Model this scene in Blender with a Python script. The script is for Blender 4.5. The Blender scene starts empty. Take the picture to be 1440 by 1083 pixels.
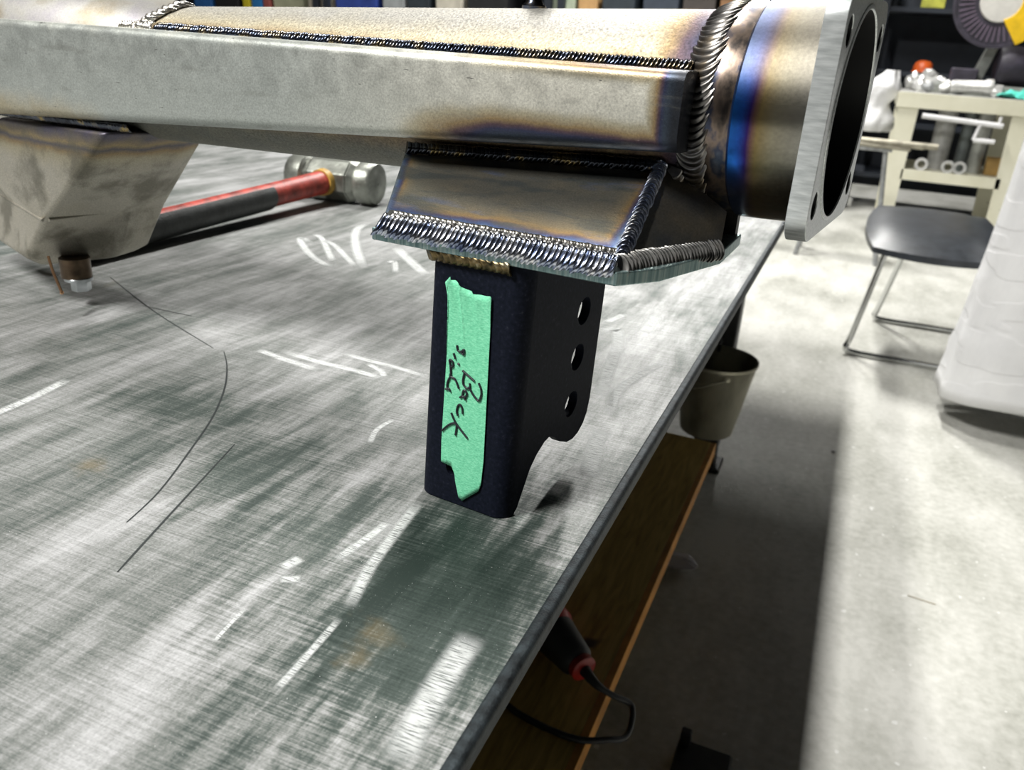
import bpy, bmesh, math, random
from mathutils import Vector, Matrix
random.seed(7)
sc = bpy.context.scene
col = sc.collection

# ---------------------------------------------------------------- camera
cd = bpy.data.cameras.new('camera'); cam = bpy.data.objects.new('camera', cd); col.objects.link(cam)
cd.sensor_width = 36.0; cd.lens = 28.75; cd.clip_start = .01
right = Vector((0.9198, 0.3877, 0.0597)).normalized()
fwd = Vector((-0.3362, 0.8575, -0.3895)).normalized()
up = right.cross(fwd).normalized(); right = fwd.cross(up).normalized()
cam.matrix_world = Matrix(((right.x, up.x, -fwd.x, 0), (right.y, up.y, -fwd.y, 0), (right.z, up.z, -fwd.z, .976), (0, 0, 0, 1)))
cd.dof.use_dof = True; cd.dof.focus_distance = .42; cd.dof.aperture_fstop = 16
sc.camera = cam

# ---------------------------------------------------------------- light: a row of ceiling lamps left of the bench edge
world = bpy.data.worlds.new('workshop_air'); sc.world = world; world.use_nodes = True
world.node_tree.nodes['Background'].inputs[0].default_value = (.80, .86, .90, 1)
world.node_tree.nodes['Background'].inputs[1].default_value = .007
def lamp(x, y, z, sx, sy, power, colr=(1, .985, .95)):
    l = bpy.data.lights.new('ceiling_lamp', 'AREA'); l.shape = 'RECTANGLE'; l.size = sx; l.size_y = sy
    l.energy = power; l.color = colr
    o = bpy.data.objects.new('ceiling_lamp', l); col.objects.link(o); o.location = (x, y, z)
    return o
lamp(-.95, 1.9, 3.9, .22, 1.2, 56)
lamp(-1.6, -1.5, 3.9, .22, 1.2, 190)
lamp(-.95, 4.8, 3.9, .22, 1.2, 135)
lamp(-.95, 7.4, 3.9, .22, 1.2, 80)
sc.view_settings.view_transform = 'Standard'; sc.view_settings.look = 'None'
sc.view_settings.exposure = .72; sc.view_settings.gamma = 1; sc.view_settings.use_curve_mapping = False

# ---------------------------------------------------------------- material helper
class T:
    def __init__(s, name, **kw):
        s.m = bpy.data.materials.new(name); s.m.use_nodes = True; s.nt = s.m.node_tree
        s.b = s.nt.nodes['Principled BSDF']; s._o = None
        s.set(**kw)
    def n(s, typ, **kw):
        n = s.nt.nodes.new(typ)
        for k, v in kw.items(): setattr(n, k, v)
        return n
    def put(s, sock, v):
        if isinstance(v, bpy.types.NodeSocket): s.nt.links.new(v, sock)
        elif v is not None:
            if isinstance(v, (tuple, list)) and sock.type == 'RGBA' and len(v) == 3: v = (*v, 1)
            sock.default_value = v
    def set(s, **kw):
        names = dict(color='Base Color', metal='Metallic', rough='Roughness', ior='IOR', alpha='Alpha', spec='Specular IOR Level',
                     aniso='Anisotropic', coat='Coat Weight', trans='Transmission Weight', emit='Emission Color', emits='Emission Strength', normal='Normal', sheen='Sheen Weight')
        for k, v in kw.items(): s.put(s.b.inputs[names[k]], v)
        return s
    def obj(s):
        if s._o is None: s._o = s.n('ShaderNodeTexCoord').outputs['Object']
        return s._o
    def map(s, scale=(1, 1, 1), rot=(0, 0, 0), loc=(0, 0, 0)):
        n = s.n('ShaderNodeMapping'); s.put(n.inputs[0], s.obj())
        n.inputs['Location'].default_value = loc; n.inputs['Rotation'].default_value = rot; n.inputs['Scale'].default_value = scale
        return n.outputs[0]
    def xyz(s, v=None):
        n = s.n('ShaderNodeSeparateXYZ'); s.put(n.inputs[0], v or s.obj()); return n.outputs
    def N(s, scale, vec=None, detail=4, rough=.55, dist=0):
        n = s.n('ShaderNodeTexNoise'); s.put(n.inputs['Vector'], vec or s.obj())
        n.inputs['Scale'].default_value = scale; n.inputs['Detail'].default_value = detail
        n.inputs['Roughness'].default_value = rough; n.inputs['Distortion'].default_value = dist
        return n.outputs[0]
    def M(s, op, a, b=None, c=None, clamp=False):
        n = s.n('ShaderNodeMath', operation=op, use_clamp=clamp)
        for i, v in enumerate((a, b, c)): s.put(n.inputs[i], v)
        return n.outputs[0]
    def mr(s, v, a, b, c=0., d=1.):
        n = s.n('ShaderNodeMapRange', interpolation_type='SMOOTHSTEP')
        for i, q in enumerate((v, a, b, c, d)): s.put(n.inputs[i], q)
        return n.outputs[0]
    def R(s, fac, stops, interp='LINEAR'):
        n = s.n('ShaderNodeValToRGB'); s.put(n.inputs[0], fac); cr = n.color_ramp; cr.interpolation = interp
        while len(cr.elements) < len(stops): cr.elements.new(.5)
        for e, (p, c) in zip(cr.elements, stops):
            e.position = p; e.color = (*c, 1) if len(c) == 3 else c
        return n.outputs[0]
    def X(s, fac, a, b, blend='MIX'):
        n = s.n('ShaderNodeMix', data_type='RGBA', blend_type=blend)
        s.put(n.inputs[0], fac); s.put(n.inputs[6], a); s.put(n.inputs[7], b)
        return n.outputs[2]
    def bump(s, h, strength=.3, dist=.001):
        n = s.n('ShaderNodeBump'); n.inputs['Strength'].default_value = strength; n.inputs['Distance'].default_value = dist
        s.put(n.inputs['Height'], h); s.put(s.b.inputs['Normal'], n.outputs[0]); return s

def g(v): return (v, v, v)
def flat(name, c, rough=.5, metal=0., var=.25, scale=14., bump=0.):
    t = T(name, rough=rough, metal=metal)
    f = t.N(scale, detail=6)
    lo = tuple(x * (1 - var) for x in c); hi = tuple(min(1, x * (1 + var)) for x in c)
    t.set(color=t.R(f, [(.3, lo), (.7, hi)]))
    if bump: t.bump(t.N(scale * 6, detail=5), bump, .002)
    return t.m

# ---------------------------------------------------------------- mesh helpers
class MB:
    def __init__(s): s.v = []; s.f = []
    def add(s, vs, fs, M=None):
        k = len(s.v)
        for p in vs:
            p = Vector(p); s.v.append(tuple(M @ p) if M else tuple(p))
        s.f += [tuple(i + k for i in f) for f in fs]; return s
    def box(s, a, b, M=None):
        (x0, y0, z0), (x1, y1, z1) = a, b
        vs = [(x0, y0, z0), (x1, y0, z0), (x1, y1, z0), (x0, y1, z0), (x0, y0, z1), (x1, y0, z1), (x1, y1, z1), (x0, y1, z1)]
        return s.add(vs, [(0, 3, 2, 1), (4, 5, 6, 7), (0, 1, 5, 4), (1, 2, 6, 5), (2, 3, 7, 6), (3, 0, 4, 7)], M)
    def hexa(s, lo, hi):
        n = len(lo)
        return s.add(list(lo) + list(hi), [tuple(range(n))[::-1], tuple(range(n, 2 * n))] + [(i, (i + 1) % n, n + (i + 1) % n, n + i) for i in range(n)])
    def prism(s, poly, z0, z1, M=None):
        n = len(poly)
        return s.add([(x, y, z0) for x, y in poly] + [(x, y, z1) for x, y in poly],
                     [tuple(range(n))[::-1], tuple(range(n, 2 * n))] + [(i, (i + 1) % n, n + (i + 1) % n, n + i) for i in range(n)], M)
    def lathe(s, prof, n=32, M=None, cap=True, a0=0., a1=2 * math.pi):
        full = abs(a1 - a0 - 2 * math.pi) < 1e-6
        k = n if full else n + 1
        vs = [(r * math.cos(a0 + (a1 - a0) * i / n), r * math.sin(a0 + (a1 - a0) * i / n), z) for r, z in prof for i in range(k)]
        fs = []
        for j in range(len(prof) - 1):
            for i in range(n):
                i2 = (i + 1) % k
                fs.append((j * k + i, j * k + i2, (j + 1) * k + i2, (j + 1) * k + i))
        if cap and full:
            fs.append(tuple(range(n))[::-1]); fs.append(tuple((len(prof) - 1) * k + i for i in range(n)))
        return s.add(vs, fs, M)
    def tube(s, pts, r, n=10, close=False, cap=True):
        pts = [Vector(p) for p in pts]; rings = []
        m = len(pts); nrm = None
        for i, p in enumerate(pts):
            a = pts[(i - 1) % m] if (i or close) else p; b = pts[(i + 1) % m] if (i < m - 1 or close) else p
            t = (b - a).normalized()
            if nrm is None:
                nrm = t.orthogonal().normalized()
            nrm = (nrm - t * nrm.dot(t)).normalized(); bi = t.cross(nrm)
            rr = r[i] if isinstance(r, (list, tuple)) else r
            rings.append([p + (nrm * math.cos(2 * math.pi * j / n) + bi * math.sin(2 * math.pi * j / n)) * rr for j in range(n)])
        vs = [q for ring in rings for q in ring]; fs = []
        for i in range(m if close else m - 1):
            for j in range(n):
                fs.append((i * n + j, i * n + (j + 1) % n, ((i + 1) % m) * n + (j + 1) % n, ((i + 1) % m) * n + j))
        if cap and not close:
            fs.append(tuple(range(n))[::-1]); fs.append(tuple((m - 1) * n + j for j in range(n)))
        return s.add(vs, fs)
    def build(s, name, mat, parent=None, smooth=False, bevel=0., seg=2, sub=0, angle=40):
        me = bpy.data.meshes.new(name); me.from_pydata(s.v, [], s.f); me.validate()
        bm = bmesh.new(); bm.from_mesh(me); bmesh.ops.recalc_face_normals(bm, faces=bm.faces); bm.to_mesh(me); bm.free()
        return fin(name, me, mat, parent, smooth, bevel, seg, sub, angle)
def fin(name, me, mat, parent=None, smooth=False, bevel=0., seg=2, sub=0, angle=40):
    me.name = name
    me.materials.clear(); me.materials.append(mat)
    o = bpy.data.objects.new(name, me); col.objects.link(o)
    if parent: o.parent = parent
    if smooth or bevel:
        for p in me.polygons: p.use_smooth = True
        try: me.set_sharp_from_angle(angle=math.radians(angle))
        except Exception: pass
    if bevel:
        b = o.modifiers.new('bevel', 'BEVEL'); b.width = bevel; b.segments = seg; b.limit_method = 'ANGLE'; b.angle_limit = math.radians(30)
        b.harden_normals = True
    if sub:
        q = o.modifiers.new('sub', 'SUBSURF'); q.levels = q.render_levels = sub
    return o
def empty(name, loc=(0, 0, 0), rz=0.):
    o = bpy.data.objects.new(name, None); col.objects.link(o); o.location = loc; o.rotation_euler = (0, 0, rz)
    o.empty_display_size = .05
    return o
def tag(o, label, cat, group=None):
    o['label'] = label; o['category'] = cat
    if group: o['group'] = group
    return o
def struct(o): o['kind'] = 'structure'; return o
def holed(outer, holes, depth, M, bev=0.):
    """filled 2-D outline with round or polygonal holes, thickness depth, as a mesh"""
    cu = bpy.data.curves.new('tmp', 'CURVE'); cu.dimensions = '2D'; cu.fill_mode = 'BOTH'; cu.extrude = depth / 2
    cu.bevel_depth = bev
    for poly in [outer] + holes:
        sp = cu.splines.new('POLY'); sp.points.add(len(poly) - 1); sp.use_cyclic_u = True
        for p, (x, y) in zip(sp.points, poly): p.co = (x, y, 0, 1)
    o = bpy.data.objects.new('tmp', cu); col.objects.link(o)
    bpy.context.view_layer.update()
    me = bpy.data.meshes.new_from_object(o.evaluated_get(bpy.context.evaluated_depsgraph_get()))
    bpy.data.objects.remove(o); bpy.data.curves.remove(cu)
    me.transform(M)
    vs = [tuple(v.co) for v in me.vertices]; fs = [tuple(p.vertices) for p in me.polygons]
    bpy.data.meshes.remove(me)
    return vs, fs
def circ(cx, cy, r, n=28): return [(cx + r * math.cos(2 * math.pi * i / n), cy + r * math.sin(2 * math.pi * i / n)) for i in range(n)]
def axes(x, y, z, o=(0, 0, 0)):
    x, y, z, o = map(Vector, (x, y, z, o))
    return Matrix(((x.x, y.x, z.x, o.x), (x.y, y.y, z.y, o.y), (x.z, y.z, z.z, o.z), (0, 0, 0, 1)))
def look(o, d):
    """frame whose Z runs along d, origin o"""
    z = Vector(d).normalized(); x = z.orthogonal().normalized(); y = z.cross(x)
    return axes(x, y, z, o)
def smoothpath(pts, n=8, close=False):
    pts = [Vector(p) for p in pts]; out = []; m = len(pts)
    for i in range(m if close else m - 1):
        if close: p0, p1, p2, p3 = pts[(i - 1) % m], pts[i], pts[(i + 1) % m], pts[(i + 2) % m]
        else: p0, p1, p2, p3 = pts[max(i - 1, 0)], pts[i], pts[i + 1], pts[min(i + 2, m - 1)]
        for k in range(n):
            t = k / n
            out.append(.5 * ((2 * p1) + (p2 - p0) * t + (2 * p0 - 5 * p1 + 4 * p2 - p3) * t * t + (3 * p1 - p0 - 3 * p2 + p3) * t ** 3))
    if not close: out.append(pts[-1])
    return out
def weld(path, normal, a, b, pitch=.002, amp=.22, bow=.8, seed=1, na=9):
    """rippled weld bead along path; normal = fn(t 0..1) or vector; a half width, b height"""
    rnd = random.Random(seed)
    P = [Vector(p) for p in path]
    L = [0.]
    for i in range(1, len(P)): L.append(L[-1] + (P[i] - P[i - 1]).length)
    tot = L[-1]
    def at(s):
        s = min(max(s, 0), tot)
        for i in range(1, len(P)):
            if s <= L[i] + 1e-9:
                t = (s - L[i - 1]) / max(L[i] - L[i - 1], 1e-9); return P[i - 1].lerp(P[i], t), (P[i] - P[i - 1]).normalized()
        return P[-1], (P[-1] - P[-2]).normalized()
    mb = MB(); vs = []; k = 0
    steps = [0., .12, .3, .5, .72, .93]
    hs = [.0, .75, 1., .85, .5, .08]
    nr = max(2, int(tot / pitch)); dev = [rnd.uniform(-.1, .1) for _ in range(nr + 2)]; wd = [rnd.uniform(.9, 1.1) for _ in range(nr + 2)]
    for i in range(nr):
        for st, h in zip(steps, hs):
            s = (i + st + dev[i] * .3) * pitch
            for j in range(na):
                ph = math.pi * j / (na - 1)
                ss = s + bow * pitch * math.sin(ph) * 1.2
                p, t = at(ss)
                nv = Vector(normal(min(1, ss / tot))) if callable(normal) else Vector(normal)
                nv = (nv - t * nv.dot(t)).normalized(); sd = t.cross(nv)
                rr = (1 - amp + amp * h)
                vs.append(p + sd * math.cos(ph) * a * wd[i] * (.92 + .08 * h) + nv * math.sin(ph) * b * rr * (1 + dev[i]))
            k += 1
    fs = [(i * na + j, i * na + j + 1, (i + 1) * na + j + 1, (i + 1) * na + j) for i in range(k - 1) for j in range(na - 1)]
    fs.append(tuple(range(na))); fs.append(tuple((k - 1) * na + j for j in range(na)))
    mb.add(vs, fs); return mb
def ribbon(mb, pts, w, z, taper=True):
    pts = [Vector((p[0], p[1], 0)) for p in pts]; pts = smoothpath(pts, 6) if len(pts) > 2 else [pts[0].lerp(pts[1], i / 6) for i in range(7)]
    vs = []; n = len(pts)
    for i, p in enumerate(pts):
        t = (pts[min(i + 1, n - 1)] - pts[max(i - 1, 0)]).normalized(); sd = Vector((-t.y, t.x, 0))
        ww = w / 2 * (1 if not taper else min(1, .55 + 1.6 * min(i, n - 1 - i) / n))
        vs += [p + sd * ww + Vector((0, 0, z)), p - sd * ww + Vector((0, 0, z))]
    mb.add(vs, [(2 * i, 2 * i + 1, 2 * i + 3, 2 * i + 2) for i in range(n - 1)])
def edge_attr(o):
    # how far across the stroke (-1..1) and along it (-1..1), for feathered edges
    n = len(o.data.vertices)
    for nm, f in (('across', lambda i: 1. if i % 2 else -1.), ('along', lambda i: (i // 2) / (n / 2 - 1) * 2 - 1)):
        a = o.data.attributes.new(nm, 'FLOAT', 'POINT')
        for i in range(n): a.data[i].value = f(i)

TAPE = [(0.01494,0.11868),(0.01645,0.12031),(0.0175,0.12185),(0.01801,0.12023),(0.02043,0.12058),(0.02221,0.12008),(0.02382,0.11831),(0.0267,0.11735),(0.02975,0.1172),(0.03067,0.11605),(0.03582,0.11633),(0.03963,0.11672),(0.04021,0.11627),(0.04045,0.09889),(0.04045,0.03046),(0.03966,0.01735),(0.03837,0.01311),(0.03356,0.00868),(0.02888,0.00424),(0.02659,0.0056),(0.02423,0.01426),(0.02363,0.01831),(0.0217,0.02212),(0.01797,0.0226),(0.01517,0.02297),(0.01502,0.03485),(0.01666,0.08208),(0.01684,0.10939)]
STROKES = [ [(0.02631,0.07667),(0.03331,0.07285)],[(0.0274,0.07529),(0.02681,0.0721),(0.02723,0.06943),(0.02943,0.06806),(0.03089,0.06928),(0.03062,0.07099)],[(0.03093,0.06846),(0.03288,0.06563),(0.03601,0.0633),(0.03737,0.06601),(0.03731,0.06933),(0.03572,0.07249)],[(0.02957,0.06502),(0.02827,0.06663),(0.02709,0.06576),(0.02689,0.06317),(0.02843,0.06303),(0.02928,0.06466)],[(0.02528,0.06205),(0.0272,0.06325),(0.02881,0.06155)],[(0.02458,0.05196),(0.02386,0.05435),(0.02448,0.0574),(0.02587,0.05824),(0.027,0.05638),(0.02729,0.05389)],[(0.02067,0.05241),(0.02382,0.04739),(0.03065,0.04123)],[(0.01546,0.04111),(0.01978,0.04574),(0.02383,0.0471),(0.02357,0.04086)],[(0.0226,0.08882),(0.0233,0.08629),(0.02512,0.08618),(0.02674,0.08749),(0.02655,0.08518),(0.02532,0.08569)],[(0.02083,0.08434),(0.02203,0.08163)],[(0.02345,0.07963),(0.02426,0.07928)],[(0.01972,0.07305),(0.01925,0.07737),(0.01866,0.08026),(0.02039,0.07986),(0.02078,0.07775),(0.01927,0.07683)],[(0.01969,0.07388),(0.01945,0.07187),(0.02227,0.07092),(0.0246,0.06661)],[(0.01945,0.07187),(0.01802,0.0687),(0.0178,0.06582),(0.01909,0.06475),(0.01975,0.06379)],[(0.01673,0.0644),(0.01909,0.06492)] ]
CHALK = [ (0.0046,[(-0.1762,0.3294),(-0.1727,0.2999),(-0.168,0.2661),(-0.1604,0.2362)]),
(0.0027,[(-0.1605,0.232),(-0.1591,0.2056),(-0.1584,0.1851)]),
(0.0059,[(-0.447,0.2888),(-0.449,0.3213),(-0.4548,0.3541)]),
(0.0052,[(-0.3871,0.4608),(-0.358,0.4548),(-0.3237,0.4499)]),
(0.0050,[(-0.3708,0.4674),(-0.3331,0.4634),(-0.3024,0.4628),(-0.2785,0.4603)]),
(0.0046,[(-0.3306,0.4871),(-0.3041,0.4846),(-0.2792,0.4833),(-0.2532,0.4786)]),
(0.0039,[(-0.3029,0.4787),(-0.2873,0.472),(-0.279,0.463)]),
(0.0067,[(-0.5461,0.7539),(-0.5742,0.7713),(-0.56,0.7518),(-0.5226,0.7158),(-0.4894,0.6927),(-0.4759,0.6921)]),
(0.0060,[(-0.5745,0.7938),(-0.5565,0.785),(-0.5123,0.7349),(-0.4867,0.7053)]),
(0.0059,[(-0.5485,0.7778),(-0.5256,0.7653),(-0.4897,0.7324),(-0.4554,0.7)]),
(0.0082,[(-0.5549,0.8836),(-0.55,0.8515),(-0.5243,0.8053),(-0.4855,0.7509),(-0.4425,0.6957)]),
(0.0050,[(-0.4376,0.7337),(-0.433,0.7406),(-0.4098,0.7024)]),
(0.0093,[(-0.4657,0.7979),(-0.4252,0.7573),(-0.3801,0.7137)]),
(0.0089,[(-0.1752,0.6369),(-0.1646,0.6566),(-0.1505,0.6121),(-0.1408,0.548),(-0.1283,0.4967)]),
(0.0067,[(-0.1079,0.6052),(-0.1178,0.57),(-0.1249,0.5268),(-0.1179,0.4769)]),
(0.0094,[(-0.1176,0.4648),(-0.1113,0.4239),(-0.1043,0.3938)]),
(0.0057,[(-0.1783,0.6679),(-0.1691,0.7048)]),
(0.0107,[(-0.1427,0.7197),(-0.1406,0.6589)]),
(0.0095,[(-0.1066,0.2485),(-0.1063,0.2234),(-0.1049,0.1982),(-0.1014,0.1748)]),
(0.0016,[(-0.1959,0.1961),(-0.1975,0.2071),(-0.1985,0.2187)]),
(0.0038,[(-0.1987,0.2406),(-0.19,0.2457)]),
(0.0038,[(-0.1852,0.2633),(-0.1817,0.2881),(-0.1806,0.303)]),
(0.0029,[(-0.2378,0.4075),(-0.2395,0.389),(-0.2332,0.3708)]),
(0.0049,[(-0.1996,0.2588),(-0.203,0.2477)]) ]
DARK = [ [(-0.4046,0.4447),(-0.3842,0.424),(-0.3602,0.3939),(-0.3367,0.3562),(-0.3181,0.3177),(-0.2989,0.2739),(-0.2905,0.244)],
[(-0.6184,0.5401),(-0.516,0.4885),(-0.4159,0.4464)],
[(-0.5328,0.4936),(-0.48,0.4942)],
[(-0.2637,0.2131),(-0.273,0.2429),(-0.3005,0.3327)] ]
# ---------------------------------------------------------------- materials
STEEL = (.56, .57, .54)
def tint_ramp(t, fac, base=STEEL, dark=(.022, .025, .032)):
    return t.R(fac, [(0, base), (.30, (.48, .43, .31)), (.48, (.32, .23, .12)), (.60, (.11, .07, .08)), (.70, (.04, .045, .09)), (.82, (.045, .06, .085)), (1, dark)])
def wob(t, amt=.2, scale=60): return t.M('MULTIPLY', t.M('SUBTRACT', t.N(scale, detail=5), .5), amt)
def grain(t, c, amt=.35, scale=900):
    f = t.N(scale, detail=3, rough=.7)
    return t.X(1., c, t.R(f, [(.25, g(1 - amt)), (.75, g(1 + amt * .6))]), 'MULTIPLY')

t = T('box_tube_steel', metal=.65, rough=.42); u, v, w = t.xyz()
d1 = t.M('MULTIPLY', t.mr(w, .204, .176), t.mr(u, -.075, .03))
d2 = t.mr(u, .082, .103)
d3 = t.M('MULTIPLY', t.mr(w, .206, .2195), t.mr(u, -.05, .08, .12, .6))
d4 = t.M('MULTIPLY', t.mr(w, .185, .150), t.mr(u, -.25, -.33, 0, .35))
f = t.M('ADD', t.M('MAXIMUM', t.M('MAXIMUM', d1, d2), t.M('MAXIMUM', d3, d4)), wob(t, .22, 45), clamp=True)
c = t.X(t.mr(f, .30, .05), tint_ramp(t, f, (.66, .65, .57)), t.R(t.mr(u, -.15, .05), [(0, (.52, .55, .52)), (1, (.78, .76, .67))]))
c = t.X(t.M('MULTIPLY', t.mr(t.N(30, t.map((1, 1, 6)), detail=7), .55, .75), .35), c, (.28, .28, .25))
c = t.X(t.mr(t.N(260, t.map((.5, 1, 3)), detail=2), .70, .76), c, (.16, .16, .15))
t.set(color=grain(t, c, .35, 900), rough=t.mr(t.N(90, detail=5), .3, .7, .34, .5)); t.bump(t.N(1600, detail=2), .25, .0004); M_TUBE = t.m

t = T('axle_tube_steel', metal=.6, rough=.55); u, v, w = t.xyz()
d1 = t.M('MULTIPLY', t.mr(w, .235, .217), t.mr(v, .12, .09)); d2 = t.mr(u, .055, .10)
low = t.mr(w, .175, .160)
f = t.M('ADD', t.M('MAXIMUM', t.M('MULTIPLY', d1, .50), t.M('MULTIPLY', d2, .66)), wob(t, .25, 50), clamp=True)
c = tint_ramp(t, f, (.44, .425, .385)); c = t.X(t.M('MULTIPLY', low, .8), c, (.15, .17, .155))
t.set(color=grain(t, c, .6, 700)); t.bump(t.N(800, detail=2), .5, .0006); M_PIPE = t.m

t = T('gusset_steel', metal=.75, rough=.32); u, v, w = t.xyz()
near = t.mr(w, .152, .139); side = t.mr(u, .074, .1); side2 = t.M('MULTIPLY', t.mr(t.M('ADD', u, t.M('MULTIPLY', t.M('SUBTRACT', w, .139), 1.15)), -.012, -.03), .9)
f = t.M('ADD', t.M('MAXIMUM', near, t.M('MAXIMUM', side, side2)), wob(t, .35, 70), clamp=True)
c = t.R(f, [(0, (.13, .125, .105)), (.25, (.19, .16, .11)), (.42, (.25, .17, .08)), (.55, (.07, .06, .11)), (.66, (.05, .09, .22)), (.8, (.22, .27, .30)), (1, (.34, .33, .30))])
c = t.X(t.M('MULTIPLY', t.mr(t.N(26, t.map((1, 3, 6)), detail=7), .46, .62), .8), c, (.075, .085, .085)); c = t.X(t.M('MULTIPLY', t.mr(t.N(22, t.map((1, 3, 5), (0, 0, 0), (3, 1, 2)), detail=6), .54, .66), .6), c, (.10, .13, .22))
t.set(color=grain(t, c, .3, 1200)); t.bump(t.N(1200, detail=2), .2, .0004); M_GUS = t.m

t = T('gusset_side_steel', metal=.75, rough=.42)
t.set(color=grain(t, t.R(t.N(45, detail=5), [(.3, (.035, .04, .045)), (.7, (.10, .085, .06))]), .3, 900)); M_GSIDE = t.m

t = T('base_plate_steel', metal=.8, rough=.35)
t.set(color=t.R(t.N(60, t.map((14, 14, .4), rot=(0, 0, .5)), detail=5), [(.3, (.10, .17, .18)), (.5, (.22, .32, .32)), (.72, (.40, .47, .45))])); M_PLATE = t.m

def weldmat(name, stops, rough=.22, sc=90):
    t = T(name, metal=1., rough=rough)
    c = t.R(t.N(sc, detail=3), stops)
    t.set(color=c); return t.m
M_W_BLUE = weldmat('weld_blue_silver', [(.30, (.10, .13, .24)), (.45, (.40, .45, .58)), (.6, (.75, .76, .80)), (.75, (.25, .30, .45))])
M_W_DARK = weldmat('weld_dark_blue', [(.3, (.03, .035, .05)), (.48, (.10, .12, .17)), (.6, (.26, .21, .13)), (.75, (.10, .13, .20))])
M_W_BLACK = weldmat('weld_sooty', [(.3, (.02, .02, .025)), (.55, (.08, .09, .11)), (.68, (.3, .22, .08)), (.75, (.10, .12, .16))])
M_W_GREY = weldmat('weld_grey_silver', [(.3, (.14, .135, .13)), (.5, (.36, .355, .34)), (.7, (.25, .23, .21))], .28)
M_W_PALE = weldmat('weld_pale_silver', [(.3, (.55, .50, .42)), (.6, (.85, .82, .76))], .3)
M_W_RING = weldmat('weld_ring_bronze', [(.3, (.08, .075, .07)), (.5, (.24, .23, .22)), (.62, (.22, .18, .13)), (.75, (.38, .37, .36))], .34, 60)
M_W_BROWN = weldmat('weld_brown_burnt', [(.3, (.05, .045, .03)), (.55, (.26, .19, .09)), (.75, (.45, .40, .28))], .4, 200)

t = T('collar_heat_tinted', metal=.95, rough=.26)
t.set(color=t.R(t.N(55, t.map((1.5, 1, 1)), detail=6), [(.25, (.02, .02, .022)), (.42, (.07, .06, .055)), (.52, (.26, .20, .16)), (.6, (.06, .07, .11)), (.75, (.18, .19, .22))])); M_COLLAR = t.m

t = T('machined_sleeve', metal=.9, rough=.36); u, v, w = t.xyz()
f = t.M('ADD', t.mr(u, .1195, .156), wob(t, .10, 40), clamp=True)
c = t.R(f, [(0, (.03, .22, .75)), (.10, (.03, .14, .65)), (.20, (.06, .03, .25)), (.27, (.30, .16, .14)), (.36, (.46, .34, .14)), (.62, (.52, .47, .33)), (1, (.50, .48, .42))])
c = t.X(t.M('MULTIPLY', t.M('SUBTRACT', 1., t.M('MULTIPLY', t.mr(w, .222, .205), t.mr(w, .165, .182))), .75), c, (.15, .136, .112)); c = t.X(.45, c, (0, 0, 0)); t.set(color=grain(t, c, .25, 600), rough=t.mr(w, .225, .200, .46, .22)); M_SLEEVE = t.m

t = T('machined_flange', metal=.55, rough=.3)
l = t.N(700, t.map((.15, 1, 1)), detail=3)
t.set(color=t.R(l, [(.3, (.50, .53, .53)), (.7, (.78, .81, .81))]), rough=.3); t.bump(l, .15, .0003); M_FLANGE = t.m
M_BORE = flat('bore_shade', (.004, .004, .005), .5, 0., .3)  # darkness inside the bore and bolt holes put into the colour

t = T('swing_box_steel', metal=.7, rough=.48); u, v, w = t.xyz()
f = t.M('ADD', t.mr(w, .115, .150), wob(t, .35, 40), clamp=True)
c = t.R(f, [(0, (.50, .47, .40)), (.35, (.46, .41, .29)), (.55, (.33, .24, .12)), (.7, (.12, .11, .13)), (.82, (.35, .27, .14)), (1, (.12, .11, .15))])
c = t.X(t.M('MULTIPLY', t.mr(t.N(28, detail=7), .45, .65), .75), c, (.15, .14, .105))
t.set(color=grain(t, c, .4, 1100)); t.bump(t.N(1000, detail=3), .3, .0005); M_SWING = t.m

t = T('black_painted_steel', rough=.6, spec=.08)
t.set(color=t.R(t.N(500, detail=5), [(.35, (.004, .006, .011)), (.62, (.008, .010, .019)), (.84, (.03, .034, .045))])); t.bump(t.N(700, detail=4), .15, .0004); M_BLACK = t.m

t = T('green_masking_tape', rough=.75)
c = t.R(t.N(700, t.map((1, 1, 2.2)), detail=5), [(.3, (.12, .52, .30)), (.6, (.22, .72, .44)), (.8, (.36, .82, .56))])
t.set(color=c); t.bump(t.N(600, t.map((1, 1, 2)), detail=4), .35, .0004); M_TAPE = t.m
M_INK = flat('black_marker_ink', (.012, .014, .02), .5, 0, .2)

# bench
BO = (-1.1, .8, 0)
t = T('scuffed_bench_steel', metal=.22, rough=.5, spec=.4)
p = t.map(loc=BO)
def mp(scale, rot=0., q=p):
    n = t.n('ShaderNodeMapping'); t.put(n.inputs[0], q); n.inputs['Rotation'].default_value = (0, 0, rot); n.inputs['Scale'].default_value = scale; return n.outputs[0]
big = t.N(9, mp((1.9, .55, 1), .12), detail=6, rough=.62, dist=.6)
mid = t.N(30, mp((2.2, .35, 1), -.05), detail=6, rough=.65)
hat = t.N(60, mp((.35, 11, 1), .10), detail=5, rough=.75)
hat2 = t.N(60, mp((7, .3, 1), -.35), detail=4, rough=.7)
spk = t.N(800, p, detail=3, rough=.7)
f = t.M('ADD', t.M('MULTIPLY', big, .85), t.M('ADD', t.M('MULTIPLY', mid, .72), t.M('ADD', t.M('MULTIPLY', hat, .60), t.M('MULTIPLY', hat2, .16))))
f = t.M('ADD', t.M('SUBTRACT', f, .09), t.M('MULTIPLY', t.M('SUBTRACT', spk, .5), .40))
x, y, z = t.xyz(p)
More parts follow.
